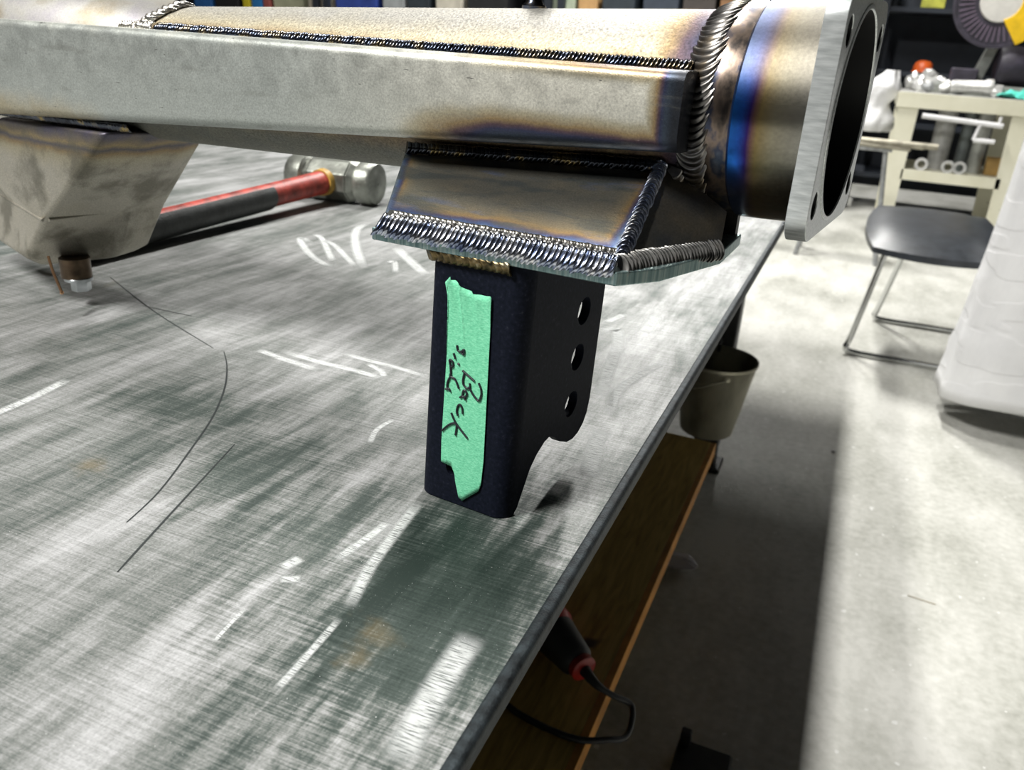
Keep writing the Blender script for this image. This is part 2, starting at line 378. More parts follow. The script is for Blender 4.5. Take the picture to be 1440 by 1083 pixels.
def ell(cx, cy, rx, ry, rot=0.):
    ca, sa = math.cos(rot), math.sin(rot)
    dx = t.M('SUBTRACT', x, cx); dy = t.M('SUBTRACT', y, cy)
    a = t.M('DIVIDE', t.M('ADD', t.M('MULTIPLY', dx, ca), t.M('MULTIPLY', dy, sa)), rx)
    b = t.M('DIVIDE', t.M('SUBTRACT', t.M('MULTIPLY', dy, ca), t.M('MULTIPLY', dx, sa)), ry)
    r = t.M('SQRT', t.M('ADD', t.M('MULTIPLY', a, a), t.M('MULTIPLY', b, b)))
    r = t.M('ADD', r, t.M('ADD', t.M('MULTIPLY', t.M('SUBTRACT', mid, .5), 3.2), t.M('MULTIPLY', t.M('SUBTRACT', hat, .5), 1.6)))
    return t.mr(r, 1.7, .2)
st = None  # greenish stains that also paint in the leg's reflection and truss shadow
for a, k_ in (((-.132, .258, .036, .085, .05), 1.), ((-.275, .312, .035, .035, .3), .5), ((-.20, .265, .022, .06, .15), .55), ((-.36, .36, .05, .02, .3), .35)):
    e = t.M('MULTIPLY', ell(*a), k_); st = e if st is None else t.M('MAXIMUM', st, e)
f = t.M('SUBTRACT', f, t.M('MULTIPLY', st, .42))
c = t.R(t.M('MULTIPLY', f, .5), [(.28, (.014, .021, .019)), (.42, (.06, .075, .068)), (.50, (.16, .17, .16)), (.57, (.28, .285, .28)), (.70, (.52, .52, .53))])
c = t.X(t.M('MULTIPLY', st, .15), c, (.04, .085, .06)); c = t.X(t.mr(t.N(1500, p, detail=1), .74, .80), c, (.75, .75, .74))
rust = t.mr(t.N(16, p, detail=6), .66, .78)
c = t.X(t.M('MULTIPLY', rust, .35), c, (.24, .17, .07))
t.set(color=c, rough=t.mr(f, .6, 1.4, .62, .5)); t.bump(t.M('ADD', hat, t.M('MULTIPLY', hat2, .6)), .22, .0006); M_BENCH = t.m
M_BEDGE = flat('bench_edge_steel', (.025, .032, .036), .55, .6, .7, 160, .3)
t = T('chalk', rough=.9, color=(.74, .76, .75))
def at_(nm): n = t.n('ShaderNodeAttribute', attribute_name=nm); return t.M('ABSOLUTE', n.outputs['Fac'])
nz = t.N(420, t.map((.25, 3.0, 1), (0, 0, .12)), detail=4, rough=.7)
k1 = t.mr(t.M('ADD', at_('across'), t.M('MULTIPLY', t.M('SUBTRACT', nz, .5), .9)), 1., .35)
k2 = t.mr(t.M('ADD', at_('along'), t.M('MULTIPLY', t.M('SUBTRACT', nz, .5), .5)), 1., .6)
al = t.M('MULTIPLY', t.M('MULTIPLY', k1, k2), t.mr(nz, .33, .60, .1, 1.))
t.set(alpha=t.M('MULTIPLY', al, .8)); M_CHALK = t.m
M_SCRIBE = flat('dark_scribe', (.03, .035, .035), .6, .3)
t = T('plywood', rough=.55)
c = t.R(t.N(9, t.map((9, 1, 9)), detail=6, dist=1.2), [(.3, (.42, .26, .05)), (.55, (.62, .42, .10)), (.75, (.74, .52, .15))])
c = t.X(t.mr(t.N(12, detail=2), .70, .76), c, (.07, .035, .01)); t.set(color=c); M_PLY = t.m
M_PLYE = flat('plywood_edge', (.60, .27, .05), .6, 0, .3, 20)
M_DARKMET = flat('dark_frame_paint', (.03, .03, .03), .5, .3, .4, 30)
t = T('concrete', rough=.5, spec=.2)
a = t.N(1.1, detail=8, rough=.6); b = t.N(7, t.map((1, .35, 1), (0, 0, .2)), detail=7, rough=.65); s = t.N(60, detail=4)
f = t.M('ADD', t.M('MULTIPLY', a, .55), t.M('ADD', t.M('MULTIPLY', b, .35), t.M('MULTIPLY', s, .2)))
c = t.R(f, [(.38, (.26, .26, .225)), (.5, (.47, .47, .425)), (.62, (.66, .655, .61))])
c = t.X(t.mr(t.N(45, detail=1), .73, .76), c, (.75, .75, .72))
t.set(color=c, rough=t.mr(b, .3, .7, .42, .62)); t.bump(s, .12, .003); M_FLOOR = t.m

# ---------------------------------------------------------------- setting
mb = MB().box((-9, -3, -.1), (5, 9.2, 0)); struct(mb.build('floor', M_FLOOR))
mb = MB().box((-9, 9, 0), (5, 9.2, 4.3)); struct(mb.build('wall_back', flat('dark_wall', (.05, .055, .06), .8, 0, .3, 1.5)))
mb = MB().box((5, -3, 0), (5.2, 9.2, 4.3)); struct(mb.build('wall_right', flat('grey_wall', (.10, .10, .10), .8, 0, .2, 1.5)))

# ---------------------------------------------------------------- truss-frame helper: everything of the axle is built in its own axes
class Part(MB): pass
def wbuild(mb, name, mat, parent, **k):
    """mesh given in world coordinates, child of a thing whose root has no rotation"""
    r = parent
    while r.parent: r = r.parent
    L = Vector(r.location); mb.v = [tuple(Vector(p) - L) for p in mb.v]
    return mb.build(name, mat, parent, **k)

# ---------------------------------------------------------------- workbench
bench = tag(empty('workbench', BO), 'long workbench with scuffed bare steel top and plywood lower shelf', 'workbench')
EX = -.086
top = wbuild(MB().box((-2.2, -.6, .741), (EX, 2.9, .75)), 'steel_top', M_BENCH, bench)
lip = wbuild(MB().box((EX - .0035, -.6, .739), (EX + .004, 2.9, .7505)), 'edge', M_BEDGE, bench, bevel=.003, seg=3)
wbuild(MB().box((-2.19, -.59, .738), (EX - .005, 2.89, .741)), 'bounce_absorber', flat('absorber_black', (.02, .02, .02), .8, 0, .3, 8), bench)  # black sheet added under the top to soak up light bounced off the floor
for wd_, pts in CHALK:
    m_ = MB(); ribbon(m_, pts, wd_ * 1.7, .7503, False); edge_attr(wbuild(m_, 'chalk_mark', M_CHALK, top))
for pts in DARK:
    m_ = MB(); ribbon(m_, pts, .0011, .7502); wbuild(m_, 'scribe_line', M_SCRIBE, top)
for (lx, ly) in ((-.215, 1.93), (-.215, .05), (-2.08, 1.93), (-2.08, .05), (-.7, 2.8), (-2.08, 2.8)):
    lg = wbuild(MB().box((lx - .03, ly - .03, .05), (lx + .03, ly + .03, .738)), 'leg', M_DARKMET, bench, bevel=.004)
    wbuild(MB().lathe([(.012, .03), (.012, .07)], 12, Matrix.Translation((lx + .015, ly, 0))).box((lx - .035, ly - .045, .0), (lx + .045, ly + .035, .012)).box((lx - .02, ly - .03, .012), (lx + .03, ly + .02, .045)), 'foot', M_DARKMET, lg, bevel=.003)
for y0 in (.05, 1.93):
    wbuild(MB().box((-2.05, y0 - .02, .68), (-.24, y0 + .02, .738)), 'rail', M_DARKMET, bench)
wbuild(MB().box((-.235, .08, .68), (-.195, 1.9, .738)), 'rail', M_DARKMET, bench)
shelf = wbuild(MB().box((-1.95, .09, .176), (-.1725, 1.64, .2)), 'shelf_board', M_PLY, bench, bevel=.001)
wbuild(MB().box((-.1725, .09, .168), (-.162, 1.64, .2)), 'edge_strip', M_PLYE, shelf, bevel=.001)
for y0 in (.14, 1.5): wbuild(MB().box((-2.05, y0 - .02, .136), (-.2, y0 + .02, .176)), 'rail', M_DARKMET, bench)

# ---------------------------------------------------------------- axle housing
AX = tag(empty('axle_housing', (-.1827, .3374, .75), -math.radians(7)), 'raw steel axle housing with heat-tinted welds standing on the bench by a black leg', 'axle housing')
def A(mb, name, mat, parent=AX, **k): return mb.build(name, mat, parent, **k)
PV, SL = .105, .0322
def pw(u): return .197 + SL * u
def pipeM(u): return axes((0, 1, 0), (0, 0, 1), (1, 0, SL), (u, PV, pw(u)))     # local z along the pipe
R0 = .0445
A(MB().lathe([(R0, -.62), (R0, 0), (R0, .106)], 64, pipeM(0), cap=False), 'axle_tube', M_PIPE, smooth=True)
# box tube, taller toward the middle of the axle
def boxtube():
    uu = [-.62, -.45, -.3, -.15, 0, .06, .1035]; mb = MB(); n = 0; sec = []
    for u in uu:
        tw = .2178 + .0005 * u; bw = .1835 + (u - .1) * .0615 if u > -.36 else .1835 - .46 * .0615 + (u + .36) * .05
        v0, v1, r = .042, .085, .008
        pts = []
        for (cx, cy, a0) in ((v0 + r, tw - r * .6, 90), (v0 + r, bw + r, 180)):
            for k in range(6):
                a = math.radians(a0 + 90 * k / 5); rr = r if a0 == 180 else r * .6
                pts.append((u, (v0 + rr if a0 != 180 else cx) + rr * math.cos(a), cy + rr * math.sin(a)))
        pts += [(u, v1, bw), (u, v1, tw)]
        sec.append(pts)
    k = len(sec[0]); vs = [p for s_ in sec for p in s_]
    fs = [(i * k + j, i * k + (j + 1) % k, (i + 1) * k + (j + 1) % k, (i + 1) * k + j) for i in range(len(sec) - 1) for j in range(k)]
    fs += [tuple(range(k)), tuple((len(sec) - 1) * k + j for j in range(k))]
    return mb.add(vs, fs)
A(boxtube(), 'box_tube', M_TUBE, smooth=True)
# collar, sleeve, flange
A(MB().lathe([(.0445, .103), (.0475, .104), (.0488, .108), (.0487, .115), (.0480, .1210), (.044, .1212)], 64, pipeM(0), cap=False), 'collar', M_COLLAR, smooth=True)
sl = A(MB().lathe([(.044, .1205), (.0480, .1208), (.0496, .1222), (.0496, .1545)], 72, pipeM(0), cap=False), 'machined_sleeve', M_SLEEVE, smooth=True)
A(MB().lathe([(.0432, -.05), (.0432, .140), (.0446, .1405), (.0446, .1624)], 64, pipeM(0), cap=False).lathe([(.0432, -.05), (.001, -.05)], 64, pipeM(0), cap=False), 'bore', M_BORE, sl, smooth=True)
hv, hw, cr_ = .0555, .0500, .0125
outer = []
for (sx, sy, a0) in ((1, 1, 0), (-1, 1, 90), (-1, -1, 180), (1, -1, 270)):
    for k in range(9):
        a = math.radians(a0 + 90 * k / 8); outer.append((sx * (hv - cr_) + cr_ * math.cos(a), sy * (hw - cr_) + cr_ * math.sin(a)))
vs, fs = holed(outer, [circ(0, 0, .0456, 64)] + [circ(sx * .0450, sy * .0345, .0064, 20) for sx in (1, -1) for sy in (1, -1)], .0082, pipeM(.1580), .0004)
fl = A(MB().add(vs, fs), 'end_flange', M_FLANGE, smooth=True, angle=35)
A(MB().lathe([(.0446, .1624), (.0450, .1631), (.0458, .1632), (.0468, .1629), (.0470, .1622)], 64, pipeM(0), cap=False), 'bore_lip', M_FLANGE, fl, smooth=True)
for sx in (1, -1):
    for sy in (1, -1):
        A(MB().lathe([(.0059, -.0052), (.0059, .0040)], 20, pipeM(.1580) @ Matrix.Translation((sx * .0450, sy * .0345, 0)), cap=False), 'bolt_hole_shade', M_BORE, fl, smooth=True)  # near-black liner added so the hole looks shaded inside
A(MB().lathe([(.0012, 0), (.0012, .0009), (.0006, .0012)], 10, look((.157, PV - .037, pw(.157) - .0548 + .0095), (0, -1, 0))), 'dowel_pin', M_FLANGE, fl)
# ring weld
def ringpts(u, r, a0, a1, n=60): return [(u, PV + r * math.cos(math.radians(a0 + (a1 - a0) * i / n)), pw(u) + r * math.sin(math.radians(a0 + (a1 - a0) * i / n))) for i in range(n + 1)]
def ringn(a0, a1): return lambda q: (-.35, math.cos(math.radians(a0 + (a1 - a0) * q)), math.sin(math.radians(a0 + (a1 - a0) * q)))
A(weld(ringpts(.1040, .0458, 70, 262), ringn(70, 262), .0084, .0028, .0032, .24, 1.6, 3, 15), 'weld_bead', M_W_RING, smooth=True, angle=70)
A(weld(ringpts(.0960, .0462, 212, 262), ringn(212, 262), .0052, .004, .0032, .3, 1.0, 4), 'weld_bead', M_W_RING, smooth=True, angle=70)
def pv_at(u, w): return PV - math.sqrt(max(R0 ** 2 - (w - pw(u)) ** 2, 0))
path = [(u, pv_at(u, .2192) - .0012, .2185 + .0005 * u) for u in [-.262 + .362 * i / 40 for i in range(41)]]
A(weld(path, (0, -.75, 1), .0044, .0034, .0021, .25, 1.1, 5), 'weld_bead', M_W_DARK, smooth=True, angle=70)
path = [(u, pv_at(u, .2192) - .0012, .2185 + .0005 * u) for u in [-.55 + .286 * i / 30 for i in range(31)]]
A(weld(path, (0, -.75, 1), .0042, .0036, .0026, .3, .9, 6), 'weld_bead', M_W_PALE, smooth=True, angle=70)
# centre sleeve at far left with oblique end
mb = MB(); rings = []
for k, (du, rr) in enumerate(((0, .0449), (-.012, .0462), (-.05, .0535), (-.12, .064), (-.33, .066))):
    ring = []
    for i in range(48):
        a = 2 * math.pi * i / 48; cz = math.sin(a); cv = math.cos(a)
        uo = -.262 - .045 * (1 - cz) * (1 if k < 4 else 0) + du
        ring.append((uo, PV + rr * cv, pw(uo) + rr * cz))
    rings.append(ring)
mb.add([p for r_ in rings for p in r_], [(i * 48 + j, i * 48 + (j + 1) % 48, (i + 1) * 48 + (j + 1) % 48, (i + 1) * 48 + j) for i in range(4) for j in range(48)])
t = T('pale_sleeve_steel', metal=.8, rough=.34); t.set(color=grain(t, t.R(t.N(25, detail=6), [(.3, (.60, .52, .38)), (.5, (.82, .80, .75)), (.7, (.70, .66, .72))]), .2)); M_PALE = t.m
A(mb, 'centre_sleeve', M_PALE, smooth=True)
path = []
for i in range(40):
    a = math.radians(95 + 75 * i / 39); uo = -.262 - .045 * (1 - math.sin(a)); path.append((uo, PV + .0456 * math.cos(a), pw(uo) + .0456 * math.sin(a)))
A(weld(path, lambda q: (0, math.cos(math.radians(95 + 75 * q)), math.sin(math.radians(95 + 75 * q))), .0048, .0036, .004, .4, 1., 8), 'weld_bead', M_W_PALE, smooth=True, angle=70)
# breather fitting
bf = A(MB().lathe([(.0062, -.001), (.0066, .001), (.0045, .003), (.0038, .006)], 20, look((-.005, PV, pw(-.005) + R0), (0, 0, 1))), 'breather_fitting', M_W_DARK, smooth=True)
A(MB().lathe([(.0068, .006), (.0068, .03), (.005, .032)], 6, look((-.002, PV, pw(-.005) + R0), (0, 0, 1))), 'cap', M_BLACK, bf, bevel=.0006)

# base plate
low, th_ = .1330, .0062
plan = [(-.0256, -.0055), (.100, -.001), (.112, .019), (.1238, .070), (.120, .118), (-.0256, .118)]
A(MB().prism(plan, low, low + th_), 'base_plate', M_PLATE, bevel=.0008)
# gusset front plate (slanted) and side plate
def slab(quad, nrm, d):
    q = [Vector(p) for p in quad]; n = Vector(nrm).normalized() * d
    return MB().hexa(q, [p + n for p in q])
gq = [(-.0256, .0015, .1388), (.0965, .0075, .1388), (.0890, .0660, .1750), (-.0585, .0660, .1665)]
nf = (Vector(gq[1]) - Vector(gq[0])).cross(Vector(gq[3]) - Vector(gq[0]))
if nf.y < 0: nf = -nf
A(slab(gq, nf, .005), 'gusset_plate', M_GUS, bevel=.0006)
sq = [(.0965, .0085, .1388), (.1225, .071, .1388), (.1225, .073, .1575), (.1090, .071, .166), (.0890, .0660, .1750)]
A(MB().hexa([Vector(p) for p in sq], [Vector(p) + Vector((-.005, .0015, 0)) for p in sq]), 'gusset_side_plate', M_GSIDE, bevel=.0005)
A(MB().hexa([(-.023, .010, .139), (-.023, .11, .139), (-.033, .11, .155), (-.052, .070, .164)], [(-.018, .010, .139), (-.018, .11, .139), (-.028, .11, .155), (-.047, .070, .164)]), 'gusset_side_plate', M_GSIDE)
A(MB().box((.09, .112, .139), (.118, .117, .160)).box((-.034, .112, .139), (.09, .117, .160)), 'gusset_back_plate', M_GSIDE)
lin = lambda a, b, n=12: [Vector(a).lerp(Vector(b), i / n) for i in range(n + 1)]
A(weld(lin((-.0250, -.0020, .1402), (.0985, .0028, .1402), 20), (0, -.8, 1), .0068, .0040, .0026, .38, 1.1, 11, 11), 'weld_bead', M_W_BLUE, smooth=True, angle=70)
A(weld(lin((-.0240, .0042, .1440), (.0955, .0100, .1440), 20), (0, -.7, 1), .0032, .0018, .003, .35, 1., 12), 'weld_bead', M_W_GREY, smooth=True, angle=70)
A(weld(lin((.0985, .0040, .1405), (.1215, .0690, .1405), 16), (1, -.5, .9), .0058, .0036, .0022, .42, .9, 13, 9), 'weld_bead', M_W_GREY, smooth=True, angle=70)
A(weld(lin((.0975, .0068, .1425), (.0900, .0650, .1755), 14), (.9, -.6, .7), .0036, .0028, .0028, .3, 1., 14), 'weld_bead', M_W_BLUE, smooth=True, angle=70)
A(weld(lin((-.0565, .0630, .1675), (.0890, .0630, .1755), 16), (0, -1, .3), .0032, .0026, .0026, .4, .9, 15), 'weld_bead', M_W_BLACK, smooth=True, angle=70)

# black clevis leg: bent U of plate, side cheeks with three holes
LW, LT, LH, BR = .0545, .0052, .1328, .009
SH = Matrix(((1, 0, .030, 0), (0, 1, 0, 0), (0, 0, 1, 0), (0, 0, 0, 1)))
prof = [(BR, .0006), (.012, .0022), (.0228, .0211), (.029, .0268), (.037, .031), (.0427, .032), (.050, .0285), (.057, .0232), (.0668, .0187), (.0745, .0176), (.081, .0190), (.0868, .0228), (.0903, .0285), (.092, .037), (.0924, LH), (BR, LH)]
holes = [circ(.0680, .0962, .0078), circ(.0668, .0703, .0078), circ(.0660, .0425, .0078)]
mb = MB()
for u0 in (LT / 2 + .0003, LW - LT / 2 - .0003):
    vs, fs = holed(prof, holes, LT - .0006, SH @ axes((0, 1, 0), (0, 0, 1), (1, 0, 0), (u0, 0, 0)), .0003); mb.add(vs, fs)
vs, fs = holed([(BR, .0006), (LW - BR, .0006), (LW - BR, LH), (BR, LH)], [circ(.0232, .0215, .0062)], LT, SH @ axes((1, 0, 0), (0, 0, 1), (0, -1, 0), (0, LT / 2, 0))); mb.add(vs, fs)
for (cx, s_) in ((BR, -1), (LW - BR, 1)):
    n = 8; o_ = []; i_ = []
    for k in range(n + 1):
        a = math.pi / 2 * k / n
        o_.append((cx + s_ * BR * math.sin(a), BR - BR * math.cos(a))); i_.append((cx + s_ * (BR - LT) * math.sin(a), BR - (BR - LT) * math.cos(a)))
    poly = o_ + i_[::-1]; mb.prism(poly, .0006, LH, SH)
A(mb, 'clevis_leg', M_BLACK, smooth=True, angle=50)
A(weld(lin((.004, -.0012, .1308), (.050, -.0012, .1312), 10), (0, -1, -.5), .0036, .0022, .0035, .4, .8, 16), 'weld_bead', M_W_BROWN, smooth=True, angle=70)
# tape with hand lettering, crinkled at its torn top
def tapez(u, w):
    q = max(0, (w - .100) / .02)
    return -.0009 - .0011 * q * (.5 + .5 * math.sin(u * 900 + w * 260)) - .0004 * math.exp(-((u - .0245 - (.105 - w) * .12) / .0006) ** 2) * max(0, min(1, (w - .082) / .02))
bm = bmesh.new(); vv = [bm.verts.new((u, 0, w)) for u, w in TAPE]; ff = bm.faces.new(vv)
bmesh.ops.triangulate(bm, faces=[ff])
for k in range(5):
    bmesh.ops.subdivide_edges(bm, edges=[e for e in bm.edges if e.calc_length() > .0016], cuts=1)
    bmesh.ops.triangulate(bm, faces=bm.faces)
for v_ in bm.verts: v_.co.y = tapez(v_.co.x, v_.co.z)
me = bpy.data.meshes.new('tape'); bm.to_mesh(me); bm.free()
tape = fin('tape', me, M_TAPE, AX, smooth=True, angle=80)
so = tape.modifiers.new('thick', 'SOLIDIFY'); so.thickness = .00025; so.offset = 1
tape['label'] = 'torn strip of green masking tape with black handwriting'
mb = MB()
for s_ in STROKES:
    pts = [Vector((u, w, 0)) for u, w in s_]; pts = smoothpath(pts, 6) if len(pts) > 2 else lin(pts[0], pts[1], 5)
    for i in range(len(pts)):
        pass
    mb.tube([(p.x, tapez(p.x, p.y) - .00036, p.y) for p in pts], .00056, 6)
o = A(mb, 'handwriting', M_INK, tape)

# angled steel box under the left part
top_ = [(-.292, .046, .152), (-.2930, .115, .148), (-.31, .15, .148), (-.57, .15, .147), (-.57, .064, .147)]
mid_ = [(-.388, .052, .078), (-.370, .115, .079), (-.37, .15, .08), (-.59, .15, .078), (-.59, .113, .078)]
bot_ = [(-.436, .062, .038), (-.388, .115, .042), (-.395, .148, .042), (-.60, .145, .040), (-.60, .104, .040)]
b2_ = [(-.432, .072, .030), (-.398, .112, .035), (-.40, .135, .036), (-.55, .135, .033), (-.55, .108, .033)]
mb = MB(); S = [top_, mid_, bot_, b2_]; mb.add([p for s_ in S for p in s_], [(i * 5 + j, i * 5 + (j + 1) % 5, (i + 1) * 5 + (j + 1) % 5, (i + 1) * 5 + j) for i in range(3) for j in range(5)] + [(15, 16, 17, 18, 19), (4, 3, 2, 1, 0)])
sw = A(mb, 'mount_box', M_SWING, bevel=.0045, seg=4)
A(MB().tube(lin(mid_[4], mid_[0], 3) , .0012, 8).tube([Vector(mid_[0]) + Vector((.003, .003, .0)), Vector(mid_[1]) + Vector((-.004, -.006, 0))], .0011, 8), 'seam', M_SWING, sw, smooth=True)
A(weld(lin((-.56, .052, .1510), (-.27, .050, .1565), 14), (0, -1, -.6), .0032, .0018, .003, .4, .9, 18), 'weld_bead', M_W_BLACK, smooth=True, angle=70)
bt = A(MB().lathe([(.0118, 0), (.0118, .016)], 28, look((-.408, .085, .0235), (0, 0, 1))), 'spacer', flat('brown_spacer', (.10, .07, .045), .35, .8, .5, 90), smooth=True)
M_ZINC = flat('zinc_bolt', (.55, .58, .60), .3, 1, .2, 60)
A(MB().lathe([(.0110, .0208), (.0110, .0235)], 28, Matrix.Translation((-.406, .085, 0))).lathe([(.0074, .0125), (.0078, .0132), (.0078, .0208)], 6, Matrix.Translation((-.404, .085, 0))), 'hex_bolt', M_ZINC, bt, bevel=.0004)
A(MB().tube([(-.402, .060, .046), (-.3945, .0573, .0355), (-.3835, .055, .0215)], .0011, 8).lathe([(.0002, -.0016), (.0014, -.0008), (.0016, 0), (.0012, .0012), (.0002, .0018)], 10, Matrix.Translation((-.3833, .055, .0212))), 'copper_wire', flat('copper', (.62, .36, .20), .3, 1, .2, 50), smooth=True)
A(MB().lathe([(.006, 0), (.0062, .003), (.004, .005)], 20, look((-.521, .088, .046), (-.3, -1, .1))), 'plug', M_W_DARK, smooth=True)
# ---------------------------------------------------------------- sledge hammer lying on the bench
hm = tag(empty('sledge_hammer', (-.672, .985, .75)), 'short sledge hammer with worn red handle lying on the bench behind the axle', 'hammer')
M_HSTEEL = flat('hammer_steel', (.26, .27, .24), .38, .75, .55, 40, .2)
hx = Vector((1, .06, 0)).normalized(); hy = Vector((-.06, 1, 0)).normalized()
HM = axes(hy, (0, 0, 1), hx, (0, .0, .030))
o8 = lambda r, z: [(r * math.cos(math.pi / 4 * i + math.pi / 8), r * math.sin(math.pi / 4 * i + math.pi / 8), z) for i in range(8)]
mb = MB()
for z0, z1, r0, r1 in ((-.03, .03, .030, .030), (.03, .040, .030, .024), (-.040, -.03, .024, .030)):
    mb.hexa([HM @ Vector(p) for p in o8(r0, z0)], [HM @ Vector(p) for p in o8(r1, z1)])
hd = mb.build('head', M_HSTEEL, hm, bevel=.002)
for s_ in (1, -1):
    MB().lathe([(.024, .039 * s_), (.0285, .043 * s_), (.0295, .062 * s_), (.027, .066 * s_), (.001, .0675 * s_)], 28, HM, cap=False).build('striking_face', M_HSTEEL, hd, smooth=True)
hdir = Vector((-.01, -1, -.025))
def hp(s_): return Vector((0, 0, .030)) + hdir * s_
M_RED = flat('worn_red_paint', (.36, .05, .035), .45, 0, .6, 60, .2)
M_RUB = flat('black_rubber', (.025, .028, .027), .5, 0, .5, 60, .25)
mb = MB().tube([hp(.022), hp(.05), hp(.12), hp(.3), hp(.43)], [.0165, .0155, .0150, .0145, .016], 20); mb.build('handle', M_RED, hm, smooth=True)
MB().tube([hp(.026), hp(.036)], [.0185, .0178], 24).build('ferrule', flat('yellow_epoxy', (.50, .30, .06), .5, 0, .4, 60), hm, smooth=True)
# rubber guard wrapped round the lower half of the handle
mb = MB(); n = 14; sec = []
for s_, r_ in ((.145, .0160), (.15, .0172), (.3, .0172), (.425, .018)):
    c0 = hp(s_); ring = []
    for i in range(n + 1):
        a = math.radians(-165 + 215 * i / n); ring.append(c0 + Vector((math.cos(a) * r_, 0, math.sin(a) * r_)))
    for i in range(n, -1, -1):
        a = math.radians(-165 + 215 * i / n); ring.append(c0 + Vector((math.cos(a) * (r_ - .003), 0, math.sin(a) * (r_ - .003))))
    sec.append(ring)
k = len(sec[0]); mb.add([p for r_ in sec for p in r_], [(i * k + j, i * k + (j + 1) % k, (i + 1) * k + (j + 1) % k, (i + 1) * k + j) for i in range(3) for j in range(k)] + [tuple(range(k))])
mb.build('rubber_guard', M_RUB, hm, smooth=True)

# ---------------------------------------------------------------- tin bucket hung on the bench leg
BC = (-.205, 1.775, .165)
bk = tag(empty('bucket', BC), 'small dented tin bucket hung on the bench leg at the shelf end', 'bucket')
t = T('dull_tin', metal=.75, rough=.45); t.set(color=t.R(t.N(14, t.map((1, 1, .5)), detail=6), [(.3, (.16, .15, .11)), (.55, (.42, .40, .31)), (.7, (.52, .50, .40))])); M_TIN = t.m
body = MB().lathe([(.001, .0), (.056, .0), (.060, .004), (.088, .172), (.091, .174), (.091, .180), (.0865, .180), (.0845, .170), (.056, .006), (.001, .006)], 40, cap=False).build('body', M_TIN, bk, smooth=True, angle=50)
for a in (0, math.pi): MB().lathe([(.007, 0), (.007, .003), (.003, .005)], 12, look((.084 * math.cos(a + 2.0), .084 * math.sin(a + 2.0), .160), (math.cos(a + 2.0), math.sin(a + 2.0), 0))).build('ear', M_TIN, body, smooth=True)
MB().tube(smoothpath([(.088 * math.cos(2.0), .088 * math.sin(2.0), .160), (-.07, .07, .14), (-.115, -.01, .13), (-.05, -.10, .13), (.088 * math.cos(2 + math.pi), .088 * math.sin(2 + math.pi), .160)], 8), .002, 8).build('handle', M_TIN, bk, smooth=True)
MB().tube([(-.01, .083, .165), (-.01, .086, .186), (-.01, .105, .188), (-.01, .122, .18)], .0035, 8).build('hook', M_DARKMET, bk, smooth=True)

# ---------------------------------------------------------------- angle grinder on the lower shelf
GR = (-.225, .848, .2)
gr = tag(empty('angle_grinder', GR), 'red and black angle grinder lying on the plywood shelf', 'angle grinder')
gd = Vector((.78, -.60, -.04)).normalized(); G0 = Vector((-.12, .085, .040))
GM = look(G0, gd)
M_GRED = flat('grinder_red', (.42, .02, .012), .4, 0, .3, 30); M_GBLK = flat('grinder_black', (.03, .032, .034), .5, 0, .4, 40, .15)
MB().lathe([(.001, 0), (.030, .002), (.034, .02), (.034, .108), (.030, .118), (.001, .119)], 28, GM).build('motor_housing', M_GRED, gr, smooth=True, angle=50)
MB().lathe([(.001, .119), (.030, .119), (.029, .125), (.025, .155), (.0225, .172), (.016, .18), (.001, .181)], 28, GM).build('grip', M_GBLK, gr, smooth=True, angle=50)
MB().lathe([(.0165, .178), (.018, .18), (.018, .189), (.013, .191)], 24, GM).build('tail_collar', M_GRED, gr, smooth=True)
MB().lathe([(.034, -.045), (.036, -.02), (.032, .002)], 20, GM).build('gear_head', M_HSTEEL, gr, smooth=True)
MB().lathe([(.001, -.006), (.055, -.006), (.055, .0), (.001, .0)], 40, look(G0 - gd * .022 + Vector((0, 0, -.028)), (0, 0, 1))).build('cutting_disc', M_GBLK, gr)
ce = G0 + gd * .187
cab = smoothpath([ce, ce + gd * .03, (.075, -.045, .020), (.098, -.035, .004), (.104, -.075, -.004), (.085, -.100, .003), (.045, -.118, .0045), (-.03, -.11, .0045), (-.10, -.08, .0045), (-.3, -.05, .0045)], 8)
MB().tube(cab, [.0085 - .0045 * min(1, i / 12) for i in range(len(cab))], 10).build('power_cord', M_GBLK, gr, smooth=True)
MB().box((-.03, -.004, .052), (.012, .004, .058), Matrix.Translation(G0 + gd * .04 - Vector((0, 0, .02)))).build('switch', M_GBLK, gr)

# ---------------------------------------------------------------- litter on the floor
def crumple(name, loc, sx, sy, sz, mat, seed, label, cat, cuts=3):
    bm = bmesh.new(); bmesh.ops.create_icosphere(bm, subdivisions=cuts, radius=1.)
    rnd = random.Random(seed); dirs = [(Vector((rnd.gauss(0, 1), rnd.gauss(0, 1), rnd.gauss(0, 1))).normalized(), rnd.uniform(.55, 1.05)) for _ in range(26)]
    for v_ in bm.verts:
        d = v_.co.normalized(); r = 1.15
        for n_, h in dirs:
            q = d.dot(n_)
            if q > .05: r = min(r, h / q)
        v_.co = d * r; v_.co.x *= sx; v_.co.y *= sy; v_.co.z *= sz
    mz = min(v_.co.z for v_ in bm.verts)
    for v_ in bm.verts: v_.co.z -= mz
    me = bpy.data.meshes.new(name); bm.to_mesh(me); bm.free()
    o = fin(name, me, mat); o.location = loc
    return tag(o, label, cat)
t = T('clear_wrap', rough=.2, color=(.70, .69, .76), alpha=.85); M_WRAP = t.m
crumple('plastic_wrap', (-.172, 1.437, 0), .042, .026, .022, M_WRAP, 3, 'crumpled scrap of clear plastic on the dark floor under the bench', 'plastic scrap')
crumple('floor_scrap', (.093, 2.17, 0), .009, .007, .004, flat('white_scrap', g(.8), .6), 5, 'tiny white scrap on the bare floor past the bucket', 'scrap', 2)
